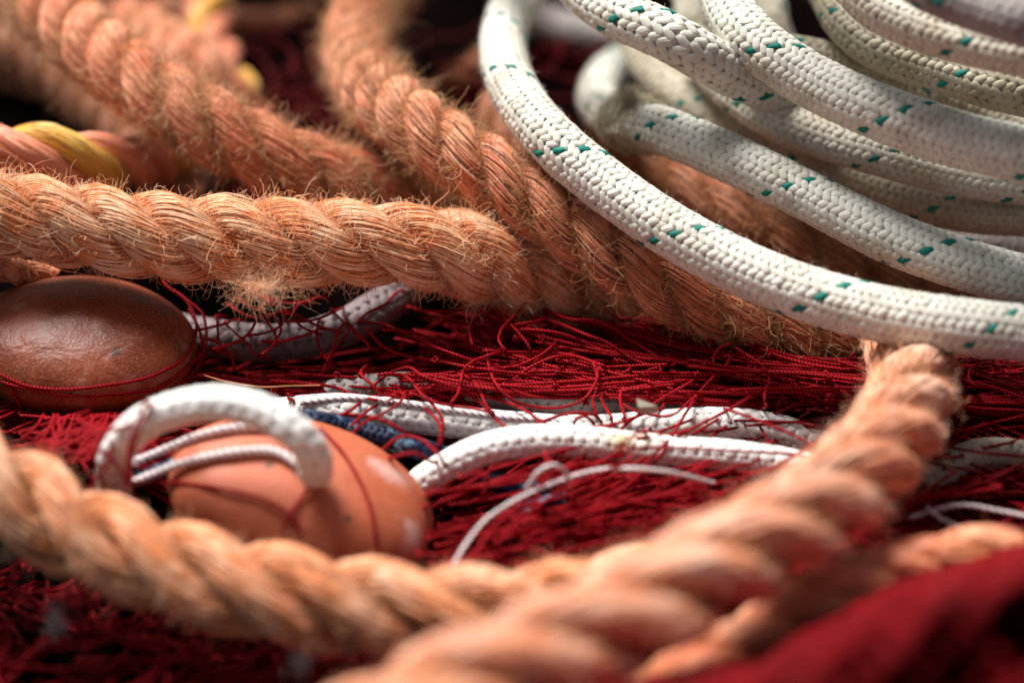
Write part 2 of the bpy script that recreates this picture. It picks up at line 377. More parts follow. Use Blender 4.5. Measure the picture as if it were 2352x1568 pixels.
laid_rope('laid_rope', [(860, 1690, .375), (1010, 1605, .378), (1200, 1525, .388), (1400, 1432, .398), (1600, 1325, .411), (1790, 1222, .43), (1940, 1115, .453), (2045, 1005, .48), (2092, 900, .508), (2085, 815, .538), (2050, 745, .585), (1985, 700, .63)],
          'pale peach orange rope nearest the viewer, rising to the right and under the white rope', group=G_O,
          R=.0117, bare=.66, fr=(.00014, .00034), nfib=80, fib=m_fib_peach, fuz=m_fuzz_peach, core=m_core_brown, fuz_g=m_fuzz_mix, relief=.07, nfuzz=34000, phase=.5, fuzzL=(.002, .007), pitch=2.95, kappa=1.5)
laid_rope('laid_rope', [(1380, 330, .64), (1480, 395, .625), (1560, 448, .615), (1700, 515, .605), (1880, 590, .60), (2050, 655, .60), (2220, 720, .605), (2380, 790, .61)],
          'rust orange rope seen only in the gap between the two front white ropes', group=G_O,
          R=.0118, fib=m_fib_brown, core=m_core_brown, nfuzz=26000, phase=1.1)
# the shorter and blurred pieces at the back and in the lower right corner
laid_rope('laid_rope', [(380, 560, .64), (400, 440, .655), (405, 370, .665), (400, 300, .69), (370, 180, .72), (330, 90, .76)],
          'tan fuzzy rope piece standing upright behind the slanting orange rope', group=G_O, R=.0095, fib=m_fib_brown, core=m_core_brown, nfuzz=16000, fuz=m_fuzz)
laid_rope('laid_rope', [(300, 60, .74), (380, 110, .72), (450, 160, .70), (520, 240, .70), (600, 330, .72)],
          'short fuzzy rope length peeping over the slanting orange rope near the top', group=G_O, R=.0110, nfuzz=16000)
laid_rope('laid_rope', [(-100, 190, .79), (20, 185, .78), (90, 225, .775), (105, 290, .77), (60, 340, .765), (-60, 360, .765)],
          'greyish brown rope bend out of focus at the left edge of the pile', group=G_O, R=.0105, fib=m_fib_brown, core=m_core_brown, fuz=m_fuzz_brown, nfuzz=4000)
laid_rope('laid_rope', [(-140, 80, .77), (20, 120, .76), (150, 200, .75), (270, 290, .73), (360, 400, .71)],
          'dim brown rope out of focus just below the slanting orange rope at the left', group=G_O, R=.0095, fib=m_fib_brown, core=m_core_brown, fuz=m_fuzz_brown, nfuzz=5000)
laid_rope('laid_rope', [(-100, 60, .84), (60, 90, .83), (200, 60, .82), (380, 40, .82), (560, 75, .82), (700, 62, .84), (860, 20, .86), (1100, 0, .88)],
          'dark brown rope out of focus running along the top behind everything', group=G_O, R=.0100, fib=m_fib_brown, core=m_core_brown, fuz=m_fuzz_brown, nfuzz=3000)
laid_rope('laid_rope', [(1500, 1620, .43), (1680, 1510, .437), (1820, 1425, .442), (1960, 1355, .447), (2110, 1310, .455), (2320, 1270, .46)],
          'dull orange rope half buried under the red net at the lower right', group=G_O, R=.0080, fib=m_fib, nfuzz=2500, pitch=2.6)
laid_rope('laid_rope', [(860, 330, .80), (960, 250, .78), (1060, 180, .76), (1140, 120, .76)],
          'thin brown rope scrap out of focus between the orange rope and the white loop', group=G_O, R=.0055, fib=m_fib_brown, core=m_core_brown, nfuzz=2000)
laid_rope('laid_rope', [(1130, 250, .71), (1180, 310, .70), (1250, 380, .69), (1330, 450, .68)],
          'orange rope scrap lying beneath the bend of the front white rope', group=G_O, R=.0085, fib=m_fib_brown, core=m_core_brown, nfuzz=3500)
laid_rope('laid_rope', [(-60, 600, .565), (0, 612, .565), (60, 628, .568), (120, 640, .575)],
          'orange rope stub at the left edge just above the brown float', group=G_O, R=.004, nfuzz=0, nfib=60)
G_Y = 'orange and yellow smooth ropes'
laid_rope('laid_rope', [(-120, 360, .59), (0, 348, .59), (110, 352, .592), (220, 370, .60), (310, 378, .62), (400, 355, .66)],
          'smooth orange rope with one yellow strand at the left edge', group=G_Y, R=.0088, pitch=3.2, nfuzz=500, fuzzL=(.001, .003),
          strand_fib=[m_fib_smo, m_fib_smo, m_fib_yel], strand_core=[m_smo, m_smo, m_yel], phase=4.4, kappa=.6)
laid_rope('laid_rope', [(500, -120, .80), (480, -20, .79), (480, 70, .77), (510, 150, .75), (540, 230, .74), (520, 330, .74)],
          'blurred pinkish orange and yellow rope hanging down at the top left', group=G_Y, R=.0092, pitch=3.4, nfuzz=300, fuzzL=(.001, .003),
          strand_fib=[m_fib_smo, m_fib_smo, m_fib_yel], strand_core=[m_smo, m_smo, m_yel], phase=.3, kappa=.6)

# ------------------------------------------------------------------ braided rope
def braid_rope(name, pts, label, cat='rope', group='white braided ropes', R=.008, n=18, pitch=.045, m_main=m_white, tracer=True, tr_i=(0,),
               tr_mat=m_green, under=m_under, q=4, phase=0., fuzz=1800, mix=None, sec=8):
    step = pitch/(2*n)/q
    C, ss = spline([P(*p) for p in carry_on(pts)], step)
    T, N, B = frames(C); L = ss[-1]; m = len(C)
    root = thing(name, C[0], label, cat, group)
    al = 2*math.pi/pitch; sp = 2*math.pi*R/n; th = math.atan(2*math.pi*R/pitch)
    hw = sp*math.cos(th)*.64; ht = hw*.36; amp = ht*.86
    cov = MB(); trc = MB()
    loose = 1+.012*np.interp(ss, np.linspace(0, L, 20), rng.normal(0, 1, 20))
    for sgn in (1, -1):
        for k in range(n):
            ph = phase+2*math.pi*k/n+sgn*al*ss+.035*np.interp(ss, np.linspace(0, L, 24), rng.normal(0, 1, 24))
            rel = ph-phase
            c = np.cos(rel*n/2+math.pi/4*0)
            prof = np.tanh(c*3.6)/math.tanh(3.6)
            jit = 1+.010*np.interp(ss, np.linspace(0, L, 30), rng.normal(0, 1, 30))
            tr_ = tracer and sgn == -1 and k in tr_i
            rr = (R-ht*.9-amp*.6+sgn*amp*prof*(1.25 if tr_ else 1))*loose*jit
            e = np.cos(ph)[:, None]*N+np.sin(ph)[:, None]*B
            Sc = C+e*rr[:, None]
            Ts = np.gradient(Sc, axis=0); Ts /= np.linalg.norm(Ts, axis=1)[:, None]
            eb = np.cross(Ts, e); eb /= np.linalg.norm(eb, axis=1)[:, None]
            en = np.cross(eb, Ts)
            bulge = 1+.08*(sgn*prof)+.05*np.interp(ss, np.linspace(0, L, 40), rng.normal(0, 1, 40))
            V, F, U = tube_arrays(Sc, en, eb, ht*bulge, hw*bulge*(.80 if tr_ else rng.uniform(.95, 1.04)), sec, ss=ss+k*.37+sgn, sq=.72)
            if tracer and sgn == -1 and k in tr_i: trc.add(V, F, U)
            else:
                mi = 0
                if mix and rng.random() < mix: mi = 2
                cov.add(V, F, U, mi)
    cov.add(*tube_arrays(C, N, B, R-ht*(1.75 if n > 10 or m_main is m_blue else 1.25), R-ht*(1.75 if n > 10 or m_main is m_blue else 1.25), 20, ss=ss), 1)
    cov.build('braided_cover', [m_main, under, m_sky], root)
    if tracer: trc.build('tracer_yarn', tr_mat, root)
    if fuzz:
        f = int(fuzz*L/.3); s = rng.integers(1, m-1, f); a = rng.uniform(0, 2*math.pi, f)
        e = np.cos(a)[:, None]*N[s]+np.sin(a)[:, None]*B[s]
        Q = curls(C[s]+e*(R*.97), e+T[s]*rng.normal(0, .9, f)[:, None]+rng.normal(0, .5, (f, 3)), rng.uniform(.0006, .0026, f), 6, .7)
        hair('surface_fuzz', Q, np.full((f, 6), .00003), m_white_hair, root)
    return root
G_W = 'white braided ropes with green flecks'
braid_rope('braided_rope', [(1290, -110, .70), (1215, -40, .665), (1165, 50, .635), (1158, 135, .605), (1190, 222, .58), (1265, 318, .562), (1390, 425, .552), (1560, 540, .54), (1750, 635, .53), (1950, 702, .522), (2150, 742, .515), (2450, 775, .51)],
           'bright white green flecked rope in front, looping from top centre to the right edge', group=G_W, R=.0077, m_main=m_white, phase=1.2)
torn = braid_rope('braided_rope', [(1600, 70, .77), (1480, 120, .74), (1400, 165, .70), (1372, 225, .655), (1415, 275, .605), (1515, 298, .58), (1650, 352, .567), (1850, 448, .558), (2050, 548, .548), (2250, 618, .54), (2450, 668, .535)],
           'white green flecked rope with a torn frayed collar, second from the front', group=G_W, R=.0073, m_main=m_white, phase=.3)
braid_rope('braided_rope', [(1460, 60, .66), (1490, 140, .645), (1560, 215, .63), (1662, 282, .615), (1803, 345, .60), (1980, 425, .59), (2121, 465, .585), (2250, 485, .582), (2420, 495, .58)],
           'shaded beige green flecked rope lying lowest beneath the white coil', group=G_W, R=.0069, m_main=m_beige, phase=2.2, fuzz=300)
braid_rope('braided_rope', [(1590, 100, .62), (1660, 185, .60), (1720, 235, .59), (1803, 283, .58), (1909, 322, .575), (2050, 362, .57), (2200, 400, .57), (2420, 430, .57)],
           'cream green flecked rope showing below the thick top rope of the coil', group=G_W, R=.0066, m_main=m_cream, phase=.9)
braid_rope('braided_rope', [(1640, -90, .60), (1668, -5, .575), (1700, 60, .563), (1770, 125, .555), (1874, 192, .548), (2015, 256, .537), (2192, 318, .527), (2450, 378, .515)],
           'thick white green flecked rope lying on top of the coil at the right', group=G_W, R=.0078, m_main=m_white, phase=2.9, fuzz=900)
braid_rope('braided_rope', [(1260, -110, .60), (1340, -22, .58), (1420, 32, .565), (1521, 78, .555), (1600, 122, .555), (1690, 172, .565), (1790, 215, .58), (1900, 262, .59)],
           'coarse clean braided white rope from the top passing beneath the thick rope', group=G_W, R=.0071, m_main=m_white, phase=.1, n=16, pitch=.050)
braid_rope('braided_rope', [(1880, -90, .62), (1915, -10, .60), (1945, 45, .585), (2005, 98, .575), (2086, 134, .57), (2192, 168, .565), (2300, 200, .56), (2450, 232, .56)],
           'beige hard woven green flecked rope with a loose snag at the upper right', group=G_W, R=.0072, m_main=m_beige, phase=.6)
braid_rope('braided_rope', [(1760, 130, .60), (1830, 132, .592), (1909, 150, .59), (2015, 178, .588), (2121, 215, .59), (2210, 250, .595), (2350, 310, .60)],
           'short beige green flecked rope length between the top rope and the snagged rope', group=G_W, R=.0068, m_main=m_beige, phase=2.0, fuzz=200)
braid_rope('braided_rope', [(1900, -120, .55), (1960, -40, .54), (2020, 20, .53), (2121, 66, .52), (2227, 96, .512), (2360, 122, .505), (2460, 130, .50)],
           'pinkish cream rope with green flecks curving along the top right corner', group=G_W, R=.0066, m_main=m_cream, phase=1.5)
braid_rope('braided_rope', [(2050, -90, .50), (2150, -25, .49), (2250, 15, .485), (2350, 45, .48), (2460, 70, .48)],
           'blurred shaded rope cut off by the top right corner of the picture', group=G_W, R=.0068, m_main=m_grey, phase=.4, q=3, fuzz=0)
braid_rope('braided_rope', [(1150, 10, .80), (1250, 50, .79), (1350, 80, .78), (1480, 85, .77), (1640, 60, .77)],
           'far blurred grey white rope behind the top of the front loop', group=G_W, R=.0075, m_main=m_grey, phase=.4, q=3, fuzz=0)
braid_rope('braided_rope', [(1570, -80, .66), (1590, 0, .655), (1610, 60, .65), (1650, 130, .65)],
           'cream rope stub rising between two white ropes at the top edge', group=G_W, R=.0066, m_main=m_cream, phase=.4, q=3, fuzz=0)
braid_rope('braided_rope', [(1750, -80, .66), (1765, 0, .655), (1775, 60, .65), (1800, 130, .65)],
           'narrow pale rope end just behind the thick rope where it leaves the top', group=G_W, R=.0060, m_main=m_cream, phase=.4, q=3, fuzz=0)
braid_rope('braided_rope', [(2120, 545, .62), (2240, 560, .615), (2340, 575, .61), (2450, 590, .605)],
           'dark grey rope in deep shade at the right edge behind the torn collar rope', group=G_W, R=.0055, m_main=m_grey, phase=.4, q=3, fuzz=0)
# plain white ropes of the net
G_P = 'plain white braided ropes among the net'
braid_rope('braided_rope', [(600, 955, .548), (690, 945, .542), (780, 940, .539), (900, 952, .538), (1040, 968, .538), (1180, 982, .538), (1330, 990, .538), (1480, 982, .538), (1620, 972, .539), (1760, 983, .54), (1880, 1020, .542), (2020, 1080, .55)],
           'plain white rope under the red loops behind the front float', group=G_P, R=.0045, n=10, pitch=.036, under=m_underw, m_main=m_bright, tracer=False, fuzz=100, q=4, sec=8)
braid_rope('braided_rope', [(900, 1180, .525), (960, 1118, .521), (1030, 1070, .519), (1120, 1030, .518), (1230, 1012, .518), (1340, 1015, .519), (1440, 1027, .52), (1560, 1038, .52), (1700, 1050, .52), (1850, 1075, .52), (1990, 1120, .53)],
           'plain white rope with a yellow stain arching over the red net', group=G_P, R=.0044, n=10, pitch=.035, under=m_underw, m_main=m_stain, tracer=False, fuzz=100, q=4, sec=8)
braid_rope('braided_rope', [(265, 1140, .50), (262, 1060, .49), (310, 985, .482), (400, 940, .478), (500, 925, .475), (600, 945, .473), (680, 995, .472), (720, 1045, .476), (724, 1085, .486)],
           'white rope loop standing up over the front float', group=G_P, R=.0043, n=8, pitch=.032, under=m_underw, m_main=m_bright, tracer=False, fuzz=100, q=4, sec=8)
braid_rope('braided_rope', [(380, 755, .59), (500, 776, .58), (600, 787, .577), (700, 780, .577), (790, 752, .58), (860, 712, .587), (930, 672, .60)],
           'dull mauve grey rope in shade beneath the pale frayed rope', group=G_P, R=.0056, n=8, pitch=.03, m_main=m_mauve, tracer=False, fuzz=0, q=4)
braid_rope('braided_rope', [(2130, 890, .57), (2220, 905, .57), (2300, 915, .57), (2420, 930, .57)],
           'thin shaded white rope crossing the dark net at the right edge', group=G_P, R=.0035, n=8, pitch=.024, m_main=m_grey, tracer=False, fuzz=0)
braid_rope('braided_rope', [(2090, 1150, .52), (2200, 1060, .525), (2290, 1040, .53), (2420, 1060, .53)],
           'beige rope bend tangled in red twine at the right edge', group=G_P, R=.0042, n=8, pitch=.026, m_main=m_beige, tracer=False, fuzz=0)
braid_rope('braided_rope', [(750, 905, .55), (900, 885, .553), (1050, 895, .553), (1200, 915, .55), (1400, 935, .55), (1600, 945, .552), (1750, 930, .56)],
           'half hidden mauve grey rope showing through the red net', group=G_P, R=.0038, n=8, pitch=.026, m_main=m_grey, tracer=False, fuzz=0)
G_B = 'navy braided lines'
braid_rope('braided_line', [(640, 970, .53), (720, 968, .522), (800, 985, .526), (880, 1005, .525), (960, 1030, .524), (1030, 1052, .53), (1100, 1088, .522), (1170, 1115, .519), (1235, 1132, .518), (1265, 1165, .520)],
           'thin navy and white line running from the front float under the stained rope', cat='line', group=G_B, R=.0030, n=8, pitch=.016, m_main=m_blue, tracer=False, under=m_underd, fuzz=0, mix=.07)
braid_rope('braided_line', [(270, 1115, .51), (330, 1096, .502), (390, 1072, .50), (430, 1050, .51)],
           'dark navy line under the standing white loop', cat='line', group=G_B, R=.0019, n=8, pitch=.014, m_main=m_blue, tracer=False, under=m_underd, fuzz=0, mix=.1)
braid_rope('braided_line', [(1190, 1172, .512), (1215, 1166, .508), (1260, 1156, .507), (1300, 1150, .512)],
           'short navy line loop poking out of the red net', cat='line', group=G_B, R=.0022, n=8, pitch=.015, m_main=m_blue, tracer=False, under=m_underd, fuzz=0, mix=.1)

# ------------------------------------------------------------------ thin cords (ring tubes)
def cord_mesh(mb, W, r, step=.0012, k=6, mi=0, irregular=.06, ends=True):
    C, ss = spline(W, step); T, N, B = frames(C)
    rr = r*(1+irregular*np.sin(ss*700+rng.uniform(0, 6)))
    mb.add(*tube_arrays(C, N, B, rr, rr, k, ss=ss), mi)
G_C = 'thin white twisted cords'
for pts, label in [
    ([(1040, 1300, .476), (1070, 1250, .48), (1120, 1190, .484), (1200, 1140, .488), (1290, 1103, .492), (1370, 1080, .494), (1450, 1076, .488), (1540, 1085, .49), (1640, 1110, .50)], 'thin white cord woven through the red net to the right of the front float'),
    ([(1210, 1120, .492), (1235, 1085, .488), (1270, 1068, .488), (1300, 1085, .492), (1310, 1120, .50)], 'small white cord loop beneath the stained white rope'),
    ([(690, 925, .536), (800, 914, .535), (900, 922, .534), (1000, 938, .534), (1090, 950, .534), (1200, 962, .534), (1330, 970, .536)], 'thin white cord resting along the plain white rope'),
    ([(2130, 1165, .495), (2170, 1195, .492), (2240, 1222, .49), (2330, 1238, .49), (2420, 1245, .49)], 'pale pink cord on the net at the lower right edge'),
    ([(2090, 1188, .496), (2200, 1160, .496), (2290, 1172, .494), (2400, 1195, .492)], 'second pale cord crossing the pink one at the right edge'),
]:
    mb = MB(); cord_mesh(mb, [P(*p) for p in pts], .00085 if 'rope' in label and 'loop' not in label else .00062, k=8)
    tag(mb.build('twisted_cord', m_cord), label, 'cord', G_C)

# ------------------------------------------------------------------ floats
def float_mat(name, c1, c2, spk, smudge, rough, bumpy=.2):
    m, nt, b = mat(name)
    n1 = noise(nt, 55, detail=5); n2 = noise(nt, 1300, detail=4); n3 = noise(nt, 38, detail=6, dist=1.2)
    c = ramp(nt, n1, [(.35, c1), (.65, c2)])
    c = mixc(nt, ramp(nt, n2, [(.50, (0, 0, 0)), (.70, (.6, .6, .6))]), c, spk)
    c = mixc(nt, ramp(nt, n3, [(.60, (0, 0, 0)), (.74, (.75, .75, .75))]), c, smudge)
    vo = nt.nodes.new('ShaderNodeTexVoronoi'); vo.inputs['Scale'].default_value = 75
    nt.links.new(nt.nodes.new('ShaderNodeTexCoord').outputs['Object'], vo.inputs['Vector'])
    c = mixc(nt, ramp(nt, vo.outputs['Distance'], [(.07, (.8, .8, .8)), (.12, (0, 0, 0))]), c, (.06, .045, .025))
    nt.links.new(c, b.inputs['Base Color'])
    nt.links.new(ramp(nt, n1, [(.3, (rough,)*3), (.7, (rough+.2,)*3)]), b.inputs['Roughness'])
    bp = nt.nodes.new('ShaderNodeBump'); bp.inputs['Strength'].default_value = .5; bp.inputs['Distance'].default_value = .0003
    nt.links.new(n2, bp.inputs['Height'])
    b2 = nt.nodes.new('ShaderNodeBump'); b2.inputs['Strength'].default_value = bumpy; b2.inputs['Distance'].default_value = .0012
    n4 = noise(nt, 85, detail=6, dist=2.0); nt.links.new(n4, b2.inputs['Height']); nt.links.new(bp.outputs[0], b2.inputs['Normal'])
    nt.links.new(b2.outputs[0], b.inputs['Normal'])
    return m
def rotm(rx, ry, rz):
    cx, sx, cy, sy, cz, sz = math.cos(rx), math.sin(rx), math.cos(ry), math.sin(ry), math.cos(rz), math.sin(rz)
    return np.array([[cz, -sz, 0], [sz, cz, 0], [0, 0, 1]])@np.array([[cy, 0, sy], [0, 1, 0], [-sy, 0, cy]])@np.array([[1, 0, 0], [0, cx, -sx], [0, sx, cx]])
class Float:
    def __init__(s, c, ax, R): s.c = c; s.ax = np.array(ax); s.R = R
    def build(s, label, mt, seed):
        nu, nv = 160, 100; u = np.linspace(0, 2*math.pi, nu, endpoint=False); v = np.linspace(.0, math.pi, nv)
        U_, V_ = np.meshgrid(u, v, indexing='ij')
        D = np.stack([np.cos(V_), np.sin(V_)*np.cos(U_), np.sin(V_)*np.sin(U_)], -1)
        r = 1+.006*np.sin(5*D[..., 0]+seed)*np.cos(7*D[..., 1]+seed)-.03*np.exp(-((D[..., 0]-.15)**2+(D[..., 1]+.35)**2+(D[..., 2]-.9)**2)/.05)
        # bore through the long axis
        hole = .16; rad = np.sin(V_); sel = rad < hole
        r = np.where(sel, r*(1-.5*(1-(rad/hole)**2)), r)
        # moulding seam round the rim
        r = r+.006*np.exp(-(D[..., 2]+.05)**2/.0006)
        Q = (D*r[..., None]*s.ax)@s.R.T+s.c
        i, j = np.meshgrid(np.arange(nu), np.arange(nv-1), indexing='ij'); i2 = (i+1) % nu
        F = np.stack([i*nv+j, i*nv+j+1, i2*nv+j+1, i2*nv+j], -1).reshape(-1, 4)
        uv = np.stack([i/nu, j/nv], -1).reshape(-1, 2); UV = np.repeat(uv, 4, axis=0)
        mb = MB(); mb.add(Q.reshape(-1, 3), F, UV)
        o = mb.build('net_float', mt)
        return tag(o, label, 'float', 'terracotta net floats')
    def hit(s, u, v, off=.0006, fallback=.0):
        r = FWD+(u-1176)/FPX*RGT-(v-784)/FPX*UPV
        o = (s.R.T@(CAM-s.c))/s.ax; d = (s.R.T@r)/s.ax
        a, b, c = d@d, o@d, o@o-1
        disc = b*b-a*c
        if disc > 0: t = (-b-math.sqrt(disc))/a
        else: t = -b/a
        p = CAM+r*t; nrm = s.R@(((s.R.T@(p-s.c))/s.ax)/s.ax); nrm /= np.linalg.norm(nrm)
        return p+nrm*off
fl1 = Float(P(185, 790, .560), (.0345, .0270, .0150), rotm(math.radians(4), math.radians(4), math.radians(-4)))
fl2 = Float(P(692, 1150, .505), (.0368, .0262, .0172), rotm(math.radians(2), math.radians(14), math.radians(-10)))
fo1 = fl1.build('brown terracotta float wedged at the left under the pale frayed rope',
          float_mat('brown_float', (.16, .028, .008), (.29, .056, .015), (.42, .15, .07), (.40, .22, .15), .36, .5), 1.0)
fo2 = fl2.build('smooth bright terracotta float in front with chalky white smudges at its right end',
          float_mat('terracotta_float', (.42, .092, .034), (.50, .125, .055), (.52, .17, .09), (.56, .22, .14), .5), 2.4)

def chalk(o, pts, col=(.86, .72, .66)):
    """worn white patches at set places on a float"""
    nt = o.data.materials[0].node_tree; b = nt.nodes['Principled BSDF']
    tc = nt.nodes.new('ShaderNodeTexCoord'); n = noise(nt, 260, detail=5, dist=1.0)
    for p, rad, amt in pts:
        old = b.inputs['Base Color'].links[0].from_socket
        dv = nt.nodes.new('ShaderNodeVectorMath'); dv.operation = 'DISTANCE'; nt.links.new(tc.outputs['Object'], dv.inputs[0])
        dv.inputs[1].default_value = tuple(np.array(p)-np.array(o.location))
        ad = nt.nodes.new('ShaderNodeMath'); ad.operation = 'MULTIPLY_ADD'; ad.inputs[1].default_value = rad*1.6
        nt.links.new(n, ad.inputs[0]); nt.links.new(dv.outputs['Value'], ad.inputs[2])
        f = ramp(nt, ad.outputs[0], [(rad*1.15, (amt,)*3), (rad*1.8, (0, 0, 0))])
        nt.links.new(mixc(nt, f, old, col), b.inputs['Base Color'])
chalk(fo1, [(fl1.hit(110, 655), .0012, .8), (fl1.hit(412, 792), .0010, .8), (fl1.hit(48, 860), .0010, .7), (fl1.hit(330, 690), .0006, .8)], (.05, .035, .015))
chalk(fo1, [(fl1.hit(40, 705), .0014, .5), (fl1.hit(225, 742), .0010, .4), (fl1.hit(300, 880), .0008, .5)], (.55, .38, .28))
chalk(fo2, [(fl2.hit(938, 1200), .0022, .9), (fl2.hit(955, 1235), .0030, .6), (fl2.hit(948, 1262), .0026, .5),
            (fl2.hit(880, 1075), .0030, .45), (fl2.hit(915, 1095), .0026, .5), (fl2.hit(850, 1058), .0022, .4)])
for tr, label, rr in [
    ([(235, 1150), (310, 1108), (330, 1103), (430, 1070), (540, 1048), (620, 1045), (665, 1062), (700, 1086), (730, 1096)], 'thin white cord lying lower on the front float', .0013),
    ([(285, 1080), (330, 1060), (370, 1046), (470, 1008), (560, 992), (640, 994)], 'thin white cord just inside the standing rope loop', .0011)]:
    mb = MB(); cord_mesh(mb, [fl2.hit(u, v, off=.0016) for u, v in tr], rr, k=8)
    tag(mb.build('twisted_cord', m_cord), label, 'cord', G_C)

# ------------------------------------------------------------------ red net
def flow(u0, v0, ang, n, h0, hr, turn, step=16, drift=0.0, cap=None):
    """a wandering twine laid over the pile; returns world points"""
    u, v, a = u0, v0, ang; k = rng.normal(0, turn); h = h0+rng.uniform(-hr, hr); out = []
    for _ in range(n):
        out.append(at(u, v, h if cap is None else min(h, cap(u, v)))); k = k*.85+rng.normal(0, turn*.45); a += k+(ang-a)*drift
        u += step*math.cos(a); v += step*math.sin(a)*.62; h += rng.normal(0, .0008)+(h0-h)*.08
    sx = (out[1]-out[0]); ex = (out[-1]-out[-2]); dn = np.array([0, .010, -.0075])
    return [out[0]-sx*.8+dn*2, out[0]-sx*.5+dn*.5]+out+[out[-1]+ex*.5+dn*.5, out[-1]+ex*.8+dn*2]
def dive(pts, a=True, b=True):
    dn = np.array([0, .009, -.0065]); p = [np.asarray(q) for q in pts]
    if a: p = [p[0]+(p[0]-p[1])*.25+dn*1.6, p[0]+(p[0]-p[1])*.15+dn*.4]+p
    if b: p = p+[p[-1]+(p[-1]-p[-2])*.15+dn*.4, p[-1]+(p[-1]-p[-2])*.25+dn*1.6]
    return p
def net(name, label, group='red fishing nets'):
    return label
RT = .00043
c1 = lambda x, y: (718+.348*x, 517+.348*y)
c4 = lambda x, y: (.348*x, 517+.348*y)
def hmound(u, v):
    """how high the red net lies"""
    return .004+.010*math.exp(-((v-790)/110)**2)

# middle net
mb = MB()
def capm(u, v): return -.004-.024*float(np.clip((v-895)/60, 0, 1))*(1 if 660 < u < 1900 else .5)
def fang(u, v): return float(np.clip(.42-.42*(v-700)/230, -.06, .5))
for _ in range(430):
    v0 = rng.uniform(700, 960); u0 = rng.uniform(420, 2250)
    if u0 < 900 and v0 < 835: v0 = rng.uniform(845, 960)
    if v0 < 690+(u0-1250)*.13: v0 += 130
    top = -.008 if v0 < 900 else -.016
    cord_mesh(mb, flow(u0, v0, fang(u0, v0)+rng.normal(0, .13), rng.integers(28, 70), rng.uniform(-.036, top), .002, .018, drift=.05, cap=capm), RT*rng.uniform(.9, 1.1), k=6, step=.0009)
for _ in range(84):      # bundles of twine that run together
    v0 = rng.uniform(705, 925); u0 = rng.uniform(560, 2100)
    if u0 < 900 and v0 < 850: v0 = rng.uniform(850, 925)
    if v0 < 690+(u0-1250)*.13: v0 += 110
    u, v, a, k = u0, v0, fang(u0, v0)+rng.normal(0, .16), 0; path = []
    for _q in range(rng.integers(24, 60)):
        path.append((u, v)); k = k*.9+rng.normal(0, .010); a += k+(fang(u, v)-a)*.05; u += 16*math.cos(a); v += 16*math.sin(a)*.7
    h = rng.uniform(-.022, -.005)
    for _q in range(rng.integers(3, 8)):
        i0 = rng.integers(0, 6); i1 = len(path)-rng.integers(0, 6); o1, o2 = rng.normal(0, 7, 2); hh_ = h+rng.normal(0, .0014); fq = rng.uniform(3, 7)
        pts = [at(p[0], p[1]+o1+(o2-o1)*q/len(path)+2.5*math.sin(q/fq+o1), min(hh_, capm(*p))) for q, p in enumerate(path)][i0:i1]
        cord_mesh(mb, dive(pts), RT*rng.uniform(.95, 1.12), k=6, step=.0009)
for _ in range(12):      # loops and bights
    u0 = rng.uniform(700, 2250); v0 = rng.uniform(800, 930)
    cord_mesh(mb, flow(u0, v0, rng.uniform(0, 6.28), rng.integers(12, 26), -.004, .003, .20, step=14), RT, k=6, step=.0009)
for _ in range(16):      # over the shaded grey rope
    u0 = rng.uniform(480, 860); v0 = rng.uniform(680, 760)
    cord_mesh(mb, flow(u0, v0, rng.uniform(.6, 2.6), rng.integers(10, 18), -.004, .002, .14, step=14), RT, k=6, step=.0009)
def knot(p):
    q = np.linspace(0, 9.5, 14); a_, b_ = rng.normal(0, 1, 3), rng.normal(0, 1, 3); a_ /= np.linalg.norm(a_); b_ -= a_*a_.dot(b_); b_ /= np.linalg.norm(b_)
    return p+(np.cos(q)*.0007)[:, None]*a_+(np.sin(q)*.0007)[:, None]*b_+((q-4.7)*.00016)[:, None]*np.cross(a_, b_)
for _ in range(110):
    v0 = rng.uniform(720, 930); u0 = rng.uniform(560, 2250)
    if u0 < 900 and v0 < 850: continue
    cord_mesh(mb, knot(at(u0, v0, rng.uniform(-.012, -.004))), RT, k=6, step=.0003)
net_mid = mb.build('fishing_net', m_red)
tag(net_mid, 'tangled red twine net spread through the middle under the ropes', 'net', 'red fishing nets')
# right part behind the peach rope
mb = MB()
for _ in range(170):
    u0 = rng.uniform(1450, 2300); v0 = rng.uniform(790, 1230)
    cord_mesh(mb, flow(u0, v0, rng.normal(.0, .5), rng.integers(16, 40), rng.uniform(-.032, -.008), .003, .05, drift=.03), RT, k=6)
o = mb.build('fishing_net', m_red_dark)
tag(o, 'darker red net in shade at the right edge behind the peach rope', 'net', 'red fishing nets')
# net between the stained rope and the front ropes
mb = MB()
for _ in range(330):
    u0 = rng.uniform(960, 1950); v0 = rng.uniform(1070, 1330)
    cord_mesh(mb, flow(u0, v0, rng.normal(-.38, .25), rng.integers(16, 40), rng.uniform(-.030, -.002), .003, .035, drift=.06), RT, k=6)
o = mb.build('fishing_net', m_red)
tag(o, 'soft heap of red net between the stained white rope and the front orange ropes', 'net', 'red fishing nets')
# net at the left, by the two floats
def capl(u, v): return -.030+.030*float(np.clip((v-905)/70, 0, 1))
mb = MB()
for _ in range(130):
    u0 = rng.uniform(-40, 330); v0 = rng.uniform(925, 1080)
    cord_mesh(mb, flow(u0, v0, rng.normal(-.2, .35), rng.integers(12, 28), rng.uniform(-.028, -.004), .003, .06, drift=.05, cap=capl), RT, k=6)
for _ in range(46):
    u0 = rng.uniform(40, 250); v0 = rng.uniform(985, 1070)
    cord_mesh(mb, flow(u0, v0, rng.uniform(-1.3, -.3), rng.integers(10, 20), .002, .004, .10, step=15, cap=capl), RT, k=6)
net_left = mb.build('fishing_net', m_red)
tag(net_left, 'red net bunched at the left between the brown float and the front rope', 'net', 'red fishing nets')
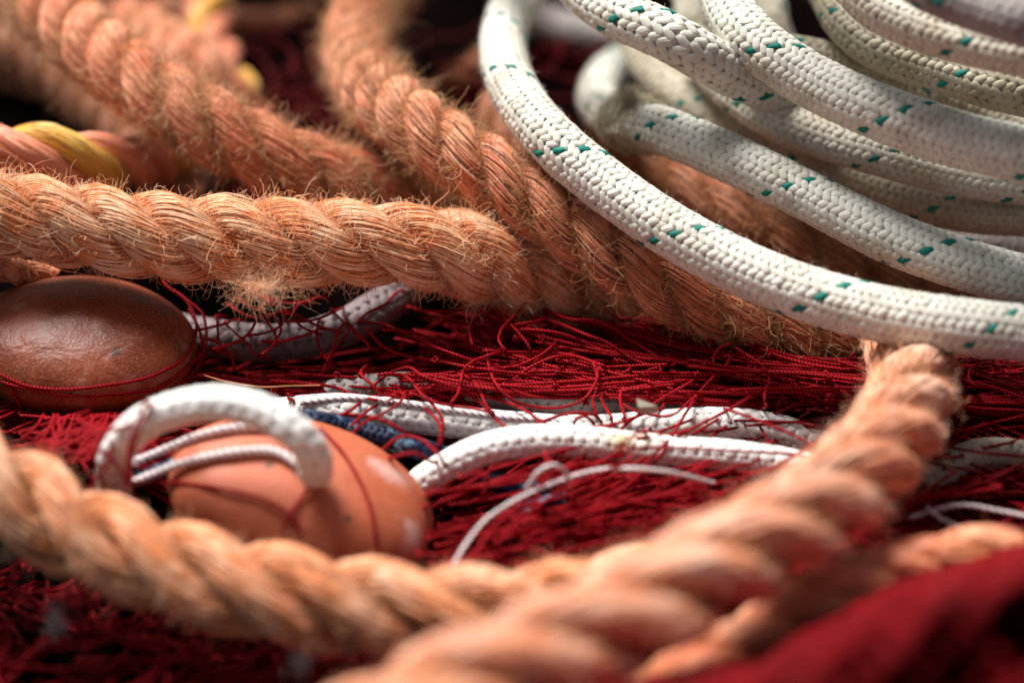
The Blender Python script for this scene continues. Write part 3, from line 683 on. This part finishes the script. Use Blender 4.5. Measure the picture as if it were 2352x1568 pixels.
# lower left
mb = MB()
for _ in range(230):
    u0 = rng.uniform(-60, 1150); v0 = rng.uniform(1290, 1640)
    cord_mesh(mb, flow(u0, v0, rng.normal(.3, .7), rng.integers(20, 44), rng.uniform(-.036, -.014), .003, .10), RT, k=6)
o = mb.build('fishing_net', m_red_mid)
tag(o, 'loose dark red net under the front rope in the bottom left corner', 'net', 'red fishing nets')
# far net at the top
mb = MB()
for _ in range(130):
    u0 = rng.uniform(500, 1600); v0 = rng.uniform(60, 560)
    cord_mesh(mb, flow(u0, v0, rng.normal(.3, .9), rng.integers(8, 20), rng.uniform(-.038, -.020), .003, .12), RT, step=.002, k=5)
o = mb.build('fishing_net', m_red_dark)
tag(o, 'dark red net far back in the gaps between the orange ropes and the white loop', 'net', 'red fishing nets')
# heap in the lower right corner
NU, NV = 150, 100
us = np.linspace(1150, 2500, NU); vs = np.linspace(1150, 1900, NV)
def heap_edge(u): return float(np.interp(u, [900, 1200, 1500, 1750, 1900, 2050, 2352, 2600], [1640, 1590, 1520, 1455, 1370, 1290, 1205, 1150]))
def heap_h(u, v):
    t = np.clip((v-heap_edge(u)-6)/130, 0, 1); t = math.sin(t*math.pi/2)
    lump = .007*math.sin(u*.013+v*.021)+.006*math.sin(u*.031-v*.017+1)+.005*math.sin(u*.052+v*.047)+.004*math.sin(u*.083-v*.071)
    return -.036+t*(.098+lump)*np.clip((u-850)/600, 0, 1)**.6
Vh = np.array([[at(u, v, heap_h(u, v)-.005-.014*math.exp(-max(0, v-heap_edge(u))/70)) for v in vs] for u in us]).reshape(-1, 3)
i, j = np.meshgrid(np.arange(NU-1), np.arange(NV-1), indexing='ij'); a = (i*NV+j).ravel()
Fh = np.stack([a, a+1, a+NV+1, a+NV], 1)
mh, nth, bh = mat('packed_red_net')
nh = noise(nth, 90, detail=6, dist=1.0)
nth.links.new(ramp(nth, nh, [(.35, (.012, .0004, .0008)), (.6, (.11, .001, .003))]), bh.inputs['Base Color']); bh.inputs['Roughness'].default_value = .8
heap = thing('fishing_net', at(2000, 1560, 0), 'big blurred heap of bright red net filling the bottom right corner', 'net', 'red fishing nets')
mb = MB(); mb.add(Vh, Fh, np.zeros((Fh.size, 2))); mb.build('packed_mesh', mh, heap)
mb = MB()
for _ in range(1300):
    u0 = rng.uniform(1100, 2400); v0 = heap_edge(u0)+rng.uniform(20, 420)
    u, v, a = u0, v0, rng.normal(-.35, .6); k = 0; pts = []; lift = rng.uniform(-.003, .009)
    for _q in range(rng.integers(12, 30)):
        pts.append(at(u, v, heap_h(u, v)+lift)); k = k*.8+rng.normal(0, .04); a += k
        u += 20*math.cos(a); v += 20*math.sin(a)
    cord_mesh(mb, pts, RT*1.1, k=5, step=.002)
for _ in range(420):      # bights standing up along the ridge of the heap
    u0 = rng.uniform(1250, 2400); v0 = heap_edge(u0)+rng.uniform(-25, 110); a = rng.normal(-.4, .8); L_ = rng.uniform(60, 200); hh_ = rng.uniform(.002, .013)
    pts = [at(u0+L_*(q-.5)*math.cos(a), v0+L_*(q-.5)*math.sin(a), heap_h(u0+L_*(q-.5)*math.cos(a), v0+L_*(q-.5)*math.sin(a))+hh_*math.sin(q*math.pi)) for q in np.linspace(0, 1, 8)]
    cord_mesh(mb, pts, RT*1.1, k=5, step=.002)
mb.build('twine_tangle', m_red_heap, heap)

# single twines that can be followed by eye: parts of the middle net
T_ = [
 [(1150,520),(1180,470),(1290,480),(1420,550),(1530,590),(1530,620),(1390,650),(1250,670),(1180,740),(1150,830),(1170,950),(1220,1060),(1330,1160),(1480,1200),(1650,1200),(1800,1140),(1880,1000),(1850,920)],
 [(1050,780),(1040,700),(1080,620),(1150,610),(1280,680),(1450,690),(1650,720),(1850,800),(2050,900)],
 [(370,700),(480,810),(650,870),(850,900),(1000,930),(1200,960),(1500,990),(1800,970),(2100,930),(2311,920)],
 [(330,640),(480,660),(640,730),(800,800),(960,860),(1130,920),(1350,940),(1700,960)],
 [(400,1060),(520,970),(640,940),(740,1000),(950,1070),(1130,1090),(1300,1030),(1450,930),(1600,870),(1720,870)],
 [(70,960),(130,830),(170,700),(210,650),(240,680),(180,780),(110,870)],
 [(350,930),(320,980),(400,1060),(480,1130),(560,1110),(700,1120),(800,1190),(860,1300),(850,1420)],
 [(60,1290),(220,1240),(340,1160),(530,1110),(640,1120)],
 [(270,1310),(400,1200),(540,1160),(700,1190),(800,1260),(850,1350),(830,1440)],
 [(860,1060),(1000,1110),(1120,1180),(1200,1270),(1300,1360)],
 [(1050,1110),(1250,1160),(1400,1220),(1500,1290),(1570,1330)],
 [(1410,1340),(1530,1290),(1700,1240),(1850,1250),(1900,1290)],
 [(1720,1330),(1740,1280),(1800,1260),(1850,1300)],
 [(1800,1340),(2000,1310),(2200,1240),(2311,1200),(2300,1120),(2230,1040)],
 [(2060,1260),(2030,1150),(2060,1060),(2150,980),(2311,930)],
 [(1970,1260),(1910,1150),(1950,1040),(2080,960)],
 [(1870,1240),(1850,1150),(1880,1060),(1860,930)],
 [(870,450),(960,480),(1080,540),(1200,610),(1340,670)],
 [(300,640),(360,580),(480,520),(560,440),(620,440)],
 [(1150,540),(1250,600),(1400,760),(1450,860)],
 [(700,560),(850,570),(1000,560),(1100,540)],
 [(1160,830),(1350,840),(1550,840),(1720,860),(1900,920)],
 [(0,1050),(150,1070),(270,1120),(400,1150)],
 [(30,1290),(200,1250),(400,1270),(520,1310),(620,1380)],
 [(1400,600),(1600,640),(1800,720),(1950,780),(2100,880),(2250,930)],
 [(1550,560),(1700,620),(1900,640),(2100,760),(2311,890)],
 [(900,650),(960,720),(1040,800),(1150,860)],
 [(480,690),(620,700),(760,740),(900,800)],
]
for q, tr in enumerate(T_):
    mb = MB(); hh = -.0055
    pts = [at(*c1(x, y), hh+.0035*math.sin(i*1.3+q)) for i, (x, y) in enumerate(tr)]
    cord_mesh(mb, dive(pts), RT*1.08, k=8, step=.0005)
    o = mb.build('twine', m_red, net_mid)
# twines over the stained rope and to its right (V coordinates, depth)
for tr in [[(1383, 1062, .502), (1425, 1032, .50), (1459, 997, .50), (1484, 993, .502)],
           [(1290, 1100, .508), (1383, 1062, .502), (1440, 1034, .501), (1540, 1028, .503), (1700, 1036, .506), (1840, 1045, .51), (1900, 1060, .515)],
           [(1700, 950, .52), (1790, 985, .515), (1860, 1020, .512), (1900, 1060, .51)],
           [(880, 1030, .515), (920, 1003, .512), (965, 1008, .51), (1005, 1040, .50), (1020, 1065, .505)],
           [(900, 1050, .505), (950, 1040, .50), (990, 1060, .503)],
           [(1060, 1095, .49), (1100, 1085, .486), (1120, 1100, .485), (1110, 1130, .487)],
           [(1255, 1050, .492), (1265, 1080, .488), (1250, 1110, .487)]]:
    mb = MB(); cord_mesh(mb, dive([P(*p) for p in tr]), RT*1.1, k=8, step=.0006); mb.build('twine', m_red, net_mid)
# twines round the brown float
for tr in [[(1060, 380), (1120, 440), (1200, 490), (1265, 600), (1278, 720), (1220, 860), (1130, 930), (950, 1010), (700, 1055), (450, 1080), (200, 1060), (0, 980)],
           [(1130, 440), (1300, 570), (1340, 660), (1335, 800), (1230, 930), (1050, 1060), (900, 1095), (500, 1120), (150, 1065), (-60, 1000)],
           [(60, 1040), (120, 1130), (160, 1230), (170, 1290)],
           [(1230, 560), (1300, 700), (1320, 850), (1260, 960), (1150, 1060), (950, 1130), (700, 1250)],
           [(1360, 750), (1440, 790), (1510, 860), (1530, 960)]]:
    mb = MB(); pts = [fl1.hit(*c4(x, y), off=.0008) for x, y in tr]
    cord_mesh(mb, pts, RT*1.1, k=8, step=.0006); mb.build('twine', m_red, net_left)
for tr in [[(340, 1105), (400, 1108), (500, 1122), (600, 1146), (665, 1183), (690, 1225), (705, 1275)],
           [(750, 1075), (715, 1115), (668, 1180), (640, 1240)],
           [(735, 990), (790, 1050), (835, 1130), (855, 1200), (866, 1290)],
           [(300, 1050), (310, 1100), (300, 1140)]]:
    mb = MB(); pts = [fl2.hit(u, v, off=.0008) for u, v in tr]
    cord_mesh(mb, pts, RT*1.1, k=8, step=.0006); mb.build('twine', m_red, net_left)
for tr in [[(330, 935, .472), (304, 1000, .472), (292, 1070, .475), (286, 1140, .485)],
           [(345, 940, .474), (312, 1010, .473), (300, 1090, .478), (310, 1150, .488)],
           [(180, 960, .49), (225, 1010, .482), (218, 1060, .482), (245, 1130, .485)],
           [(120, 1040, .488), (190, 1000, .483), (270, 985, .478), (330, 960, .478), (390, 965, .485)],
           [(205, 1120, .485), (250, 1060, .48), (262, 1000, .482), (320, 950, .484)],
           [(90, 1100, .485), (170, 1050, .482), (240, 1040, .48), (290, 1100, .484)],
           [(1150, 1240, .478), (1210, 1180, .482), (1290, 1125, .485), (1370, 1090, .488), (1440, 1060, .49)],
           [(1080, 1290, .472), (1130, 1215, .478), (1190, 1160, .482), (1230, 1150, .484)]]:
    mb = MB(); cord_mesh(mb, dive([P(*p) for p in tr]), RT*1.1, k=8, step=.0006); mb.build('twine', m_red, net_left)

# ------------------------------------------------------------------ tufts, snags and litter
def tuft(name, uvd, ru, rv, n, L, rad, mt, label, direc, curl=.9):
    c = P(*uvd); s = uvd[2]/FPX
    rp = c+(rng.normal(0, 1, n)*ru*s)[:, None]*RGT+(rng.normal(0, 1, n)*rv*s)[:, None]*UPV+(rng.normal(0, .0008, n))[:, None]*FWD
    Q = curls(rp, np.array(direc)[None]+rng.normal(0, .7, (n, 3)), rng.uniform(L*.4, L, n), 12, curl)
    o = hair(name, Q, np.full((n, 12), rad)*np.linspace(1, .6, 12)[None], mt)
    return tag(o, label, 'fibre tuft')
tuft('fibre_tuft', (600, 655, .535), 34, 8, 240, .014, .000028, m_fuzz_pale, 'wispy pale tuft hanging under the frayed orange rope', (.0, -.1, -.7), .8)
# torn collar: matted fibres wrapped round the second rope, with a pointed wisp
ca, cb_ = P(1432, 280, .599), P(1512, 297, .581); cx = cb_-ca; cl_ = np.linalg.norm(cx); cx /= cl_
c1_ = np.cross(cx, [0, 0, 1.0]); c1_ /= np.linalg.norm(c1_); c2_ = np.cross(cx, c1_)
n = 1500; kk = 14
sa = rng.uniform(-.1, .85, n)*cl_; th0 = rng.uniform(0, 6.28, n); dth = rng.uniform(.5, 1.6, n)*rng.choice([-1, 1], n)
tt = np.linspace(0, 1, kk)[None]; th_ = th0[:, None]+dth[:, None]*tt
up = np.maximum(0, -np.sin(th_))   # thicker on top
rr_ = .0076+.0009*rng.random(n)[:, None]+.0016*up*np.exp(-((sa[:, None]/cl_-.35)/.25)**2)+.0025*(rng.random(n) < .10)[:, None]*tt**2
sl = sa[:, None]+rng.normal(0, .0022, n)[:, None]*tt+.0003*np.sin(th_*5+th0[:, None])
Qc = ca+sl[..., None]*cx+(np.cos(th_)*rr_)[..., None]*c1_+(np.sin(th_)*rr_)[..., None]*c2_
m_mat = fibre_mat('matted_beige_fibre', [(0, (.40, .35, .24)), (1, (.66, .60, .46))], .6, transl=.2)
hair('torn_collar', Qc, np.full((n, kk), .00011), m_mat, torn)
n = 380
wr = P(1452, 246, .585)+rng.normal(0, .0009, (n, 3))
Qw = curls(wr, np.array([-.35, .1, 1.0])[None]+rng.normal(0, .12, (n, 3)), rng.uniform(.003, .0085, n), 10, .25)
Qw = Qw+(wr.mean(0)-wr)[:, None]*np.linspace(0, .85, 10)[None, :, None]
hair('torn_wisp', Qw, np.full((n, 10), .00009)*np.linspace(1, .5, 10)[None], m_mat, torn)
tuft('fibre_tuft', (1992, 72, .572), 10, 10, 60, .008, .00008, m_white_hair, 'loose pulled yarn snag on the beige woven rope', (.4, 0, .2), .9)
for pts, label in [([(470, 862, .545), (520, 876, .54), (600, 888, .538), (660, 886, .538), (735, 884, .54)], 'single orange straw lying on the net right of the brown float'),
                   ([(425, 893, .54), (480, 890, .537), (540, 893, .536), (590, 903, .536), (630, 925, .536)], 'second fine orange fibre curved over the net')]:
    mb = MB(); cord_mesh(mb, [P(*p) for p in pts], .0002, k=5)
    ms_, n_, b_2 = mat('straw'); b_2.inputs['Base Color'].default_value = (.62, .25, .08, 1)
    tag(mb.build('rope_fibre', ms_), label, 'fibre')
tuft('white_scrap', (128, 1425, .475), 10, 18, 110, .005, .00006, m_grey_hair, 'small grey white fibre scrap in the bottom left corner net', (0, 0, .3), .5)
tuft('white_scrap', (690, 1520, .45), 14, 14, 110, .004, .00006, m_grey_hair, 'white fibre scrap under the front orange rope at the bottom', (.2, 0, .3), .5)
# torn flake by the white rope
fp = [P(1462, 917, .515), P(1510, 935, .516), P(1512, 950, .517), P(1472, 950, .515), P(1466, 938, .514)]
cen = np.mean(fp, axis=0); off = UPV*.00035+FWD*(-.0002)
Vf = np.array(fp+[p+off for p in fp]); Ff = []
for k in range(5): Ff.append([k, (k+1) % 5, 5+(k+1) % 5, 5+k])
Ff += [[0, 1, 2, 4], [4, 2, 3, 3][:3]+[3]] if False else []
me = bpy.data.meshes.new('flake'); me.from_pydata([tuple(v-cen) for v in Vf], [], [tuple(f) for f in Ff]+[(4, 3, 2, 1, 0), (5, 6, 7, 8, 9)])
mfk, n_, b_3 = mat('dry_flake'); b_3.inputs['Base Color'].default_value = (.42, .38, .28, 1); me.materials.append(mfk)
fk = bpy.data.objects.new('dry_flake', me); COL.objects.link(fk); fk.location = cen
tag(fk, 'grey torn flake lying on the net above the white rope', 'flake')
